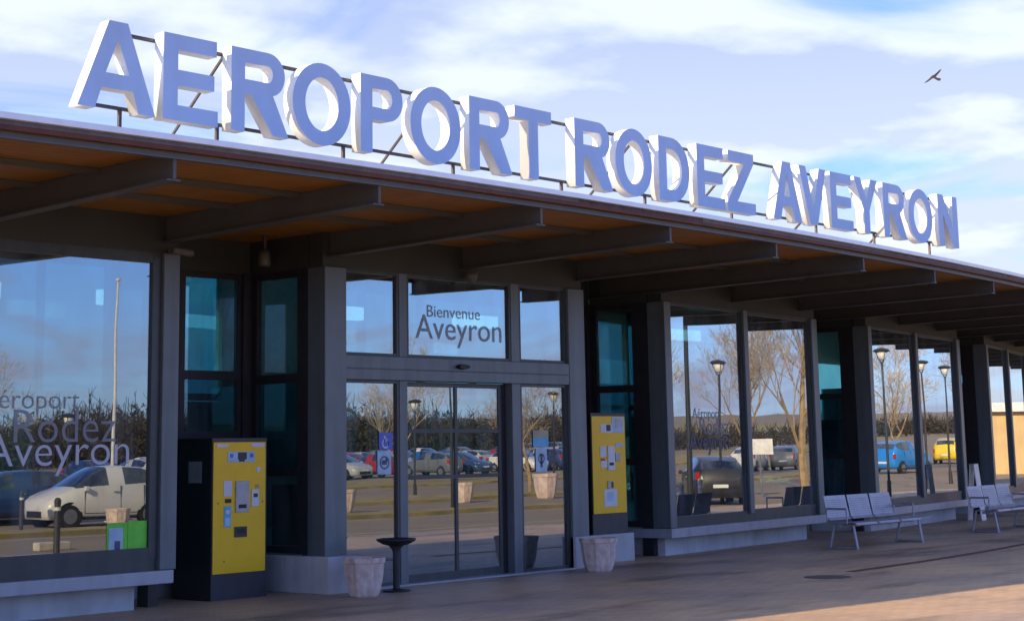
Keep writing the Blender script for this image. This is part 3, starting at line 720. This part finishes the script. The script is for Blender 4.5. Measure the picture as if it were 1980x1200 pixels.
bench((24.5, 14.72, 0), .02, 'grey perforated metal bench below the first big window right of the entrance')
bench((30.05, 14.98, 0), .10, 'grey perforated metal bench cut by the right edge of the picture')

# ------------------------------------------------------------------ A-board, crate-like display, radiators, small fittings
def aboard():
    G = thing('sandwich_board', (34.9, 17.35, 0), 'narrow pale sandwich board standing beside the second window bay', 'sandwich board', rz=R(10))
    for sgn in (-1, 1):
        m = MB(); m.hexa([(-.16, sgn*.15-.01, 0), (.16, sgn*.15-.01, 0), (.16, sgn*.15+.01, 0), (-.16, sgn*.15+.01, 0), (-.16, sgn*.04-.01, 1.18), (.16, sgn*.04-.01, 1.18), (.16, sgn*.04+.01, 1.18), (-.16, sgn*.04+.01, 1.18)])
        m.build('panel', M['signw'], G)
    m = MB(); m.box(-.17, .17, -.05, .05, 1.17, 1.20); m.build('hinge', M['grey'], G)
aboard()
for k in range(2):
    G = thing('radiator', (22.75+k*.9, 16.42+k*.09, .44), 'teal grey panel radiator behind the window right of the entrance, '+('nearer the column' if k == 0 else 'nearer the mullion'), 'radiator', rz=.1)
    m = MB(); m.box(0, .8, 0, .08, 0, .42); m.build('body', M['hall_wall'], G)
    m = MB()
    for i in range(12): m.box(.03+i*.063, .06+i*.063, -.012, 0, .03, .39)
    m.build('fins', M['grey'], G)
def fittings():
    G = thing('security_camera', (12.06, 15.62, 3.92), 'small grey security camera at the top of the left bay corner', 'camera')
    m = MB(); m.box(-.04, .04, .0, .14, .02, .08); m.build('bracket', M['camgrey'], G)
    m = MB(); m.tube((-.10, -.02, .05), (.12, -.10, .02), .045, n=12); m.build('body', M['camgrey'], G)
    m = MB(); m.tube((.12, -.10, .02), (.14, -.107, .017), .03, n=12); m.build('lens', M['black'], G)
    G = thing('wall_lamp', (13.95, 16.35, 3.98), 'small round spotlight hanging under the canopy above the left payment machine', 'lamp')
    m = MB(); m.box(-.02, .02, -.02, .02, .2, .40); m.build('stem', M['steel_dark'], G)
    m = MB(); m.lathe([(0, .2), (.06, .2), (.075, .12), (.08, .02), (.065, .0), (0, .0)], n=20); m.build('lamp_head', M['camgrey'], G, smooth=True)
    G = thing('dome_camera', (16.9, 15.55, 3.92), 'pale dome camera under the header above the entrance doors', 'camera')
    m = MB(); m.lathe([(0, .12), (.09, .12), (.09, .05), (.07, .0), (.04, -.03), (0, -.04)], n=20); m.build('dome', M['camgrey'], G, smooth=True)
fittings()

# ------------------------------------------------------------------ bird
def bird():
    d = Vector((53.985, 27.454, 12.668)); c = Vector((0, 0, EYE))+d
    G = thing('bird', c, 'small dark bird of prey gliding in the sky above the right end of the sign', 'bird')
    f = d.normalized(); r = f.cross(Vector((0, 0, 1))).normalized(); u = r.cross(f)
    def P(a, b, e=0): v = r*a+u*b+f*e; return v
    m = MB()   # one body with spread wings and a tail, thickened
    outline_w1 = [(-.34, -.19), (-.20, -.14), (-.06, -.05), (.02, -.02), (.04, .06), (-.04, .07), (-.16, -.04), (-.28, -.13)]
    outline_w2 = [(.04, -.02), (.14, .08), (.24, .19), (.29, .27), (.22, .25), (.12, .16), (.0, .07), (-.02, .02)]
    body = [(-.05, .05), (-.01, .09), (.05, .04), (.13, -.02), (.24, -.05), (.25, -.10), (.19, -.14), (.10, -.10), (.02, -.04), (-.04, .0)]
    for o_, t_ in ((outline_w1, .012), (outline_w2, .012), (body, .045)):
        n = len(o_); k = len(m.v)
        for e in (-t_, t_):
            for a, b in o_: m.v.append(tuple(P(a, b, e+(abs(a)*.25 if t_ < .02 else 0))))
        m.f.append(list(range(k, k+n))[::-1]); m.m.append(0); m.f.append(list(range(k+n, k+2*n))); m.m.append(0)
        for i in range(n): j = (i+1) % n; m.f.append([k+i, k+j, k+n+j, k+n+i]); m.m.append(0)
    m.build('body', M['bird'], G)
bird()

# ------------------------------------------------------------------ things behind the camera, seen mirrored in the glass
def make_car(paint, label, L=3.9, Wd=1.62, H=1.48, hatch=True):
    G = thing('parked_car', (0, 0, 0), label, 'car')
    # stations along x (front = -L/2): x, zbottom, zbelt, zroof, half width, half width of the roof
    k = L/3.6
    st = [(-1.78, .30, .52, .52, .52, .45), (-1.74, .22, .66, .66, .68, .55), (-1.55, .20, .78, .78, .76, .62), (-1.25, .20, .88, .90, .80, .64), (-.95, .20, .95, .98, .81, .64),
          (-.40, .20, .99, 1.30, .81, .60), (0.0, .20, 1.01, 1.45, .81, .59), (.45, .20, 1.02, 1.48, .81, .59), (1.0, .20, 1.05, 1.44, .81, .58), (1.40, .20, 1.08, 1.33, .79, .56), (1.66, .24, 1.06, 1.10, .75, .58), (1.76, .32, .9, .9, .68, .55), (1.79, .40, .6, .6, .6, .5)]
    V = []; F = []; MI = []
    for x, zb, zt, zr, hw, hr in st:
        h = H/1.48; w = Wd/1.62
        pts = [(hw*.9, zb), (hw, zb+.12), (hw*1.01, (zb+zt)/2), (hw*.98, zt), (hr+.02, zr-.03), (hr-.06, zr), (0, zr+.015)]
        row = [(x*k, -a*w, b*h) for a, b in pts]+[(x*k, a*w, b*h) for a, b in reversed(pts[:-1])]
        V.append(row)
    m = MB(); n = len(V[0])
    for r in V: m.v += r
    win = MB(); win.v = list(m.v)
    for i in range(len(V)-1):
        for j in range(n-1):
            q = [i*n+j, i*n+j+1, (i+1)*n+j+1, (i+1)*n+j]
            side = j in (3, 8); cabin = st[i][3]-st[i][2] > .02 or st[i+1][3]-st[i+1][2] > .02
            glassy = side and cabin and 4 <= i <= 8 and i != 6
            if i in (4, 5) and j in (4, 5, 6, 7): glassy = True          # windscreen
            if i == 9 and j in (4, 5, 6, 7): glassy = True               # rear window
            (win if glassy else m).f.append(q); (win if glassy else m).m.append(0)
    for i in (0, len(V)-1): m.f.append([i*n+j for j in range(n)]); m.m.append(0)
    # underside
    for i in range(len(V)-1): m.f.append([i*n, (i+1)*n, (i+1)*n+n-1, i*n+n-1]); m.m.append(0)
    b = m.build('body', paint, G, smooth=True)
    win.build('window', M['car_glass'], G, smooth=True)
    for x in (-1.15*k, 1.17*k):
        for sy in (-1, 1):
            y = sy*(Wd/2-.08)
            w_ = MB(); w_.tube((x, y-.09*1, .29), (x, y+.09, .29), .29, n=20); wh = w_.build('wheel', M['tyre'], G)
            w_ = MB(); w_.tube((x, y+sy*.092, .29), (x, y+sy*.097, .29), .19, n=14); w_.build('rim', M['rim'], wh)
            a_ = MB(); a_.tube((x, y+sy*.01, .31), (x, y+sy*.082, .31), .345, n=20); a_.build('wheel_arch', M['black'], G)
    for sy in (-1, 1):
        h_ = MB(); h_.hexa([(-1.72*k, sy*.42, .58), (-1.50*k, sy*.74, .62), (-1.40*k, sy*.77, .66), (-1.66*k, sy*.45, .60), (-1.66*k, sy*.42, .74), (-1.45*k, sy*.73, .80), (-1.30*k, sy*.75, .84), (-1.5*k, sy*.45, .80)]); h_.build('headlight', M['headlight'], G)
        h_ = MB(); h_.box(1.60*k, 1.80*k, sy*.72-.05, sy*.72+.05, .78, 1.0); h_.build('tail_light', M['tail'], G)
        h_ = MB(); h_.box(-.78*k, -.66*k, sy*(Wd/2+.09)-.07, sy*(Wd/2+.09)+.05, .93, 1.05); h_.build('mirror', paint, G, bevel=.02)
    g_ = MB(); g_.box(-1.80*k, -1.70*k, -.42, .42, .28, .44); g_.build('grille', M['black'], G)
    g_ = MB(); g_.box(-1.805*k, -1.80*k, -.24, .24, .46, .56); g_.box(1.80*k, 1.805*k, -.24, .24, .52, .62); g_.build('number_plate', M['white'], G)
    hs = H/1.48; ws = Wd/1.62
    for sy in (-1, 1):
        g_ = MB()
        for x in (-.72*k, .32*k, 1.02*k): g_.box(x-.008, x+.008, sy*.80*ws-.016, sy*.80*ws+.018, .34*hs, 1.0*hs)
        g_.box(-.72*k, 1.02*k, sy*.80*ws-.016, sy*.80*ws+.018, .33*hs, .345*hs)
        g_.box(-1.55*k, 1.6*k, sy*.80*ws-.05, sy*.80*ws+.0, .2, .27)
        g_.build('door_seam', M['black'], G)
        g_ = MB(); g_.box(.12*k, .26*k, sy*.82*ws-.02, sy*.82*ws+.02, .84*hs, .87*hs); g_.build('door_handle', M['grey'], G)

    return G
protos = {}
def car(paint, loc, rz, label, group='cars parked opposite the terminal', L=3.9, H=1.48):
    z = terrain_z(loc[0], loc[1])
    key = (paint, L, H)
    if key in protos: c = copy_tree(protos[key])
    else: c = make_car(PAINT[paint], label, L=L, H=H); protos[key] = c
    return place(c, (loc[0], loc[1], z), rz, label, group)
car('white', (26.75, -7.3), R(6), 'small white hatchback mirrored in the left window behind the lettering', L=3.45, H=1.56)
car('navy', (26.0, -10.6), R(8), 'dark blue car parked behind the white hatchback at the far left', L=4.2)
car('skyblue', (90.0, 8.2), R(200), 'bright blue car mirrored in the second window bay', L=4.2, H=1.7)
car('black', (48.3, 5.9), R(150), 'dark car with a bright headlight mirrored low in the first window right of the entrance', L=4.2)
car('white', (96.0, -11.5), R(170), 'white car mirrored right of the mullion in the first window bay right of the entrance', L=4.2)
car('grey', (100.0, -10.5), R(170), 'grey car mirrored beside the white sign in the first window right of the entrance', L=4.2)
car('yellow', (117.0, 7.2), R(180), 'yellow van-like car mirrored far off in the second window bay', L=4.2, H=1.7)
names = dict(white='white', silver='silver', red='red', blue='blue', navy='navy', black='black', grey='grey', skyblue='bright blue')
cols = ['silver', 'black', 'navy', 'grey', 'grey', 'black', 'blue', 'silver', 'red', 'white', 'grey', 'navy']
random.seed(11)
rows = [(-45.0, 52, 118, 'first', 'near'), (-58, 64, 132, 'second', 'middle'), (-71, 80, 150, 'third', 'far')]
idx = 0
for (y, x0, x1, ordn, w_) in rows:
    x = x0; k = 0
    while x < x1:
        if random.random() < .86:
            c = cols[(idx*5+k*7+random.randint(0, 2)) % len(cols)]
            # cars stand nose-in side by side
            car(c, (x, y+random.uniform(-.3, .3)), R(90 if random.random() < .6 else -90)+random.uniform(-.04, .04),
                '%s car in the %s row of the car park mirrored in the entrance glass' % (names[c], w_), 'cars in rows in the car park', L=4.2, H=1.48)
            idx += 1
        x += 2.75 if w_ != 'far' else 3.2; k += 1
# street lamps
def lamp_post(loc, H, label):
    z = terrain_z(*loc) if loc[1] < kerb_y(loc[0]) else 0
    G = thing('street_lamp', (loc[0], loc[1], z), label, 'street lamp', 'lamp posts in front of the terminal')
    H -= z
    m = MB(); m.tube((0, 0, 0), (0, 0, .5), .07, .065, n=10); m.tube((0, 0, .5), (0, 0, H-.45), .045, .035, n=10); m.build('pole', M['lampdark'], G)
    m = MB(); m.lathe([(.04, H-.40), (.12, H-.36), (.18, H-.14), (.0, H-.13)], n=20); m.build('globe', M['lampwhite'], G, smooth=True)
    m = MB(); m.lathe([(.20, H-.14), (.28, H-.10), (.22, H-.04), (.0, H+.01)], n=20)
    for a in range(4):
        t = R(45+90*a); m.tube((.05*math.cos(t), .05*math.sin(t), H-.48), (.22*math.cos(t), .22*math.sin(t), H-.12), .012, n=5)
    m.build('lamp_shade', M['lampdark'], G)
    return G
lamps = [((47.2, 6.7), 4.35, 'lamp post mirrored in the first window right of the entrance'), ((52.5, 13.6), 4.75, 'nearest lamp post mirrored in the second window bay'), ((62.8, 13.4), 4.8, 'middle lamp post mirrored in the second window bay'),
         ((69.3, 13.4), 4.85, 'farthest lamp post mirrored in the second window bay'), ((48.1, -15.8), 3.7, 'lamp post mirrored in the left sliding door leaf'), ((53.3, -13.2), 4.0, 'lamp post mirrored in the right sidelight of the entrance'), ((33.5, -19), 3.2, 'low lamp post mirrored in the left window above the hatchback')]
for l in lamps: lamp_post(*l)
def pole(name, loc, H, r, mt, label, cat):
    z = terrain_z(*loc) if loc[1] < kerb_y(loc[0]) else 0; G = thing(name, (*loc, z), label, cat)
    m = MB(); m.tube((0, 0, 0), (0, 0, H), r, r*.5, n=10); m.build('pole', mt, G)
    m = MB(); m.lathe([(0, H-.02), (r*1.2, H), (r*1.2, H+.05), (0, H+.09)], n=12); m.build('finial', mt, G)
    m = MB(); m.box(-.15, .15, -.15, .15, 0, .03); m.build('base_plate', mt, G)
pole('flagpole', (28.6, -9.2), 6.75, .055, M['signw'], 'slim white flagpole mirrored in the left window', 'flagpole')
pole('flagpole', (45.9, 6.2), 11, .09, M['lampdark'], 'tall dark pole mirrored in the first window right of the entrance', 'pole')
pole('flagpole', (40, -6.2), 3.9, .06, M['lampdark'], 'thin dark pole mirrored in the sliding doors', 'pole')
# bollards / posts on the kerb
for i, (x, y, h, lb) in enumerate([(17.1, 5.95, 1.0, 'black bollard mirrored in front of the white hatchback'), (24.0, -6.4, 1.0, 'black bollard mirrored at the far left window edge'), (31.5, 12.2, .9, 'pale post mirrored in the first window right of the entrance'), (36.5, 10.5, .9, 'second pale post mirrored in the first window right of the entrance')]):
    z = 0 if y > kerb_y(x) else terrain_z(x, y)
    G = thing('bollard', (x, y, z), lb, 'bollard', 'bollards round the forecourt')
    m = MB(); m.lathe([(0, 0), (.055, 0), (.055, h-.1), (.06, h-.09), (.06, h-.04), (.03, h), (0, h)], n=14); m.build('post', M['charcoal'] if i < 2 else M['blockw'], G, smooth=False)
    m = MB(); m.lathe([(.056, h-.22), (.059, h-.22), (.059, h-.16), (.056, h-.16)], n=14); m.build('band', M['white'], G)
# stone blocks and more planters along the car park edge
bl = [(25.6, -4.6, 0.9, 'pale octagonal planter mirrored in front of the hatchback rear wheel'), (36.0, -7.0, 1.2, 'sunlit octagonal planter mirrored in the left sidelight of the entrance'), (44.5, -9.8, 1.2, 'sunlit octagonal planter mirrored in the left sliding door'), (48.5, -9.6, 1.5, 'sunlit octagonal planter mirrored at the edge of the right sliding door'), (52.6, -9.8, 1.5, 'sunlit octagonal planter mirrored in the right sidelight')]
for x, y, s_, lb in bl:
    p = copy_tree(PL); place(p, (x, y, terrain_z(x, y)+(.11 if -4.6 < y < -3 else 0)), .3, lb, 'octagonal concrete planters', sc=(s_*.9, s_*.9, s_*1.3))
for x, y, lb in ((19.4, 2.2, 'low pale concrete kerb block mirrored below the hatchback'), (24.6, 1.0, 'low pale concrete kerb block mirrored near the green display')):
    m = MB(); m.box(x-.35, x+.35, y-.12, y+.12, terrain_z(x, y), terrain_z(x, y)+.16); tag(m.build('kerb_block', M['blockw'], bevel=.02), lb, 'concrete block')
# white sign by the road
def road_sign(loc, label, w=.9, h=.55, H=2.0):
    z = terrain_z(*loc) if loc[1] < kerb_y(loc[0]) else 0; G = thing('road_sign', (*loc, z), label, 'sign', rz=R(70))
    m = MB(); m.tube((0, 0, 0), (0, 0, H), .035, n=8); m.build('post', M['rim'], G)
    m = MB(); m.box(-w/2, w/2, -.05, -.036, H-h, H); m.box(-w/2, w/2, .036, .05, H-h, H); m.build('panel', M['signw'], G, bevel=.004)
road_sign((54.5, 5.2), 'white road sign on a post mirrored in the first window right of the entrance')

# bare trees
def grow(seed, H, spread=1.0):
    rnd = random.Random(seed); tr = MB(); cr = MB()
    def br(p, d, L, r, lev):
        n = 3 if lev < 2 else 2; q = p
        for i in range(n):
            e = q+d*(L/n); r1 = r*(1-.22*(i+1)/n*1.4)
            (tr if lev < 2 else cr).tube(q, e, r, r1, n=6 if lev < 2 else 3, cap=False)
            q = e; r = r1
            d = (d+Vector((rnd.uniform(-1, 1), rnd.uniform(-1, 1), rnd.uniform(-.1, .5)))*.13).normalized()
            if lev < 5:
                k = 1 if lev == 0 else rnd.choice((1, 1, 2)) 
                if lev == 0 and i == 0: k = 0
                for _ in range(k+(lev == 0)):
                    a = rnd.uniform(0, 2*math.pi); u = d.orthogonal().normalized(); w = d.cross(u)
                    nd = (d*rnd.uniform(.7, 1.1)+(u*math.cos(a)+w*math.sin(a))*rnd.uniform(.45, .95)*spread+Vector((0, 0, .25))).normalized()
                    br(q, nd, L*rnd.uniform(.5, .72), max(r*.6, .006), lev+1)
        if lev < 5: br(q, d, L*.6, r*.8, lev+1)
        elif rnd.random() < .8:
            for _ in range(3):
                cr.tube(q, q+(d+Vector((rnd.gauss(0, .5), rnd.gauss(0, .5), rnd.gauss(.2, .4)))).normalized()*L*rnd.uniform(.6, 1.3), .006, .004, n=3, cap=False)
    br(Vector((0, 0, -.1)), Vector((0, 0, 1)), H*.34, H*.013, 0)
    return tr, cr
TREES = []
for k in range(3):
    tr, cr = grow(20+k, (9, 11, 8)[k], (1.0, .75, 1.2)[k])
    G = thing('bare_tree', (0, 0, 0), 'x', 'tree', 'bare winter trees round the car park')
    tr.build('trunk', M['bark'], G, fix=False); cr.build('crown', M['twig'], G, fix=False); TREES.append(G)
tl = [((60.5, 4.6), 1, 1.15, 'bare tree with a thick sunlit trunk mirrored in the first window bay'), ((55.0, 1.2), 0, 1.1, 'bare tree mirrored in the left pane of the first window right of the entrance'), ((25.0, -11.6), 2, .75, 'small bare tree mirrored at the left picture edge'),
      ((100, 6), 2, 1.2, 'broad bare tree mirrored in the left pane of the second window bay'), ((95, 13), 0, 1.2, 'bare tree mirrored in the right pane of the second window bay'), ((84, 17.2), 1, 1.0, 'slender bare tree mirrored in the right pane of the second window bay'),
      ((52, -13.4), 2, .8, 'low bare tree mirrored behind the door planters'), ((60, -28.5), 0, .9, 'bare tree mirrored in the left sidelight of the entrance'), ((78, -29), 1, .9, 'bare tree mirrored between the sliding door leaves'), ((90, -29), 2, .9, 'bare tree mirrored in the right sliding door leaf'),
      ((82, -6), 1, 1.05, 'tall bare tree mirrored behind the first window mullion'), ((104, 19.5), 1, .9, 'bare tree mirrored beside the yellow building'),
      ((2, -4), 1, 1.0, 'unseen bare tree added left of the view to cast a long shadow'), ((-12, -1), 0, 1.1, 'unseen bare tree added far left to cast a long shadow'), ((-20, -9), 2, 1.0, 'unseen bare tree added far left beside the car park for its shadow'), ((-30, 3.5), 1, 1.1, 'unseen bare tree added at the far left end of the road for its shadow')]  # unseen trees added at far left to lay shadow stripes on the mirrored ground
for i, (p, k, s_, lb) in enumerate(tl):
    o = TREES[k] if TREES[k]['label'] == 'x' else copy_tree(TREES[k])
    place(o, (p[0], p[1], terrain_z(*p) if p[1] < kerb_y(p[0]) else 0), random.uniform(0, 6.28), lb, sc=(s_, s_, s_))
# distant wood
def wood_belt():
    rnd = random.Random(5); m = MB()
    def clump(x, y, h):
        z = terrain_z(x, y)
        for _ in range(120):
            c = Vector((x+rnd.gauss(0, 2.4), y+rnd.gauss(0, 2.4), z+rnd.uniform(0, 1)**.8*h)); r = rnd.uniform(.10, .34)
            a, b, n_ = (Vector((rnd.gauss(0, 1), rnd.gauss(0, 1), rnd.gauss(0, 1))).normalized()*r for _ in range(3))
            m.quad([c+a, c+b, c-a*.9]); m.quad([c+n_, c+a*.8, c-b])
        for _ in range(7):
            q = Vector((x+rnd.gauss(0, 1.6), y+rnd.gauss(0, 1.6), z)); t_ = q+Vector((rnd.gauss(0, .5), 0, h*rnd.uniform(.9, 1.35)))
            m.tube(q, t_, .09, .03, n=3, cap=False)
            for _ in range(5):
                a_ = q.lerp(t_, rnd.uniform(.35, .95)); m.tube(a_, a_+Vector((rnd.gauss(0, .7), rnd.gauss(0, .3), rnd.uniform(.4, 1.3))), .04, .02, n=3, cap=False)
    for i in range(560):
        t = i/560; x = 10+t*215; y = -94-rnd.uniform(0, 26)+max(0, x-180)*.35
        clump(x, y, rnd.uniform(2.4, 4.3)*(1.0+.3*math.sin(x*.07)))
    for i in range(90):
        x = rnd.uniform(150, 260); clump(x, -60+(x-150)*.6+rnd.uniform(-8, 8), rnd.uniform(1.0, 1.9))
    tag(m.build('wood', M['hedge'], fix=False), 'dark brown wood on the far side of the car park, mirrored in the entrance glass', 'wood', kind='stuff')
wood_belt()
# low building mirrored at the far right
def outbuilding():
    G = thing('outbuilding', (92, 19.6, terrain_z(92, 19.6)), 'low ochre rendered building with a pale roof band mirrored at the right edge', 'building', rz=R(95))
    m = MB(); m.box(-6, 6, 0, 7, -.3, 3.0); m.build('wall', M['stone'], G)
    m = MB(); m.box(-6.4, 6.4, -.4, 7.4, 3.0, 3.45); m.build('roof', M['signw'], G)
    for x in (-4.3, -1.2, 3.6):
        m = MB(); m.box(x-.6, x+.6, -.03, 0, 1.0, 2.2); w = m.build('window', M['frame_dark'], G); g = MB(); g.box(x-.52, x+.52, -.045, -.031, 1.08, 2.12); g.build('pane', M['car_glass'], w)
    m = MB(); m.box(.9, 1.9, -.04, 0, 0, 2.15); d_ = m.build('door', M['fascia'], G); m = MB(); m.box(1.75, 1.82, -.07, -.04, 1, 1.12); m.build('handle', M['rim'], d_)
outbuilding()
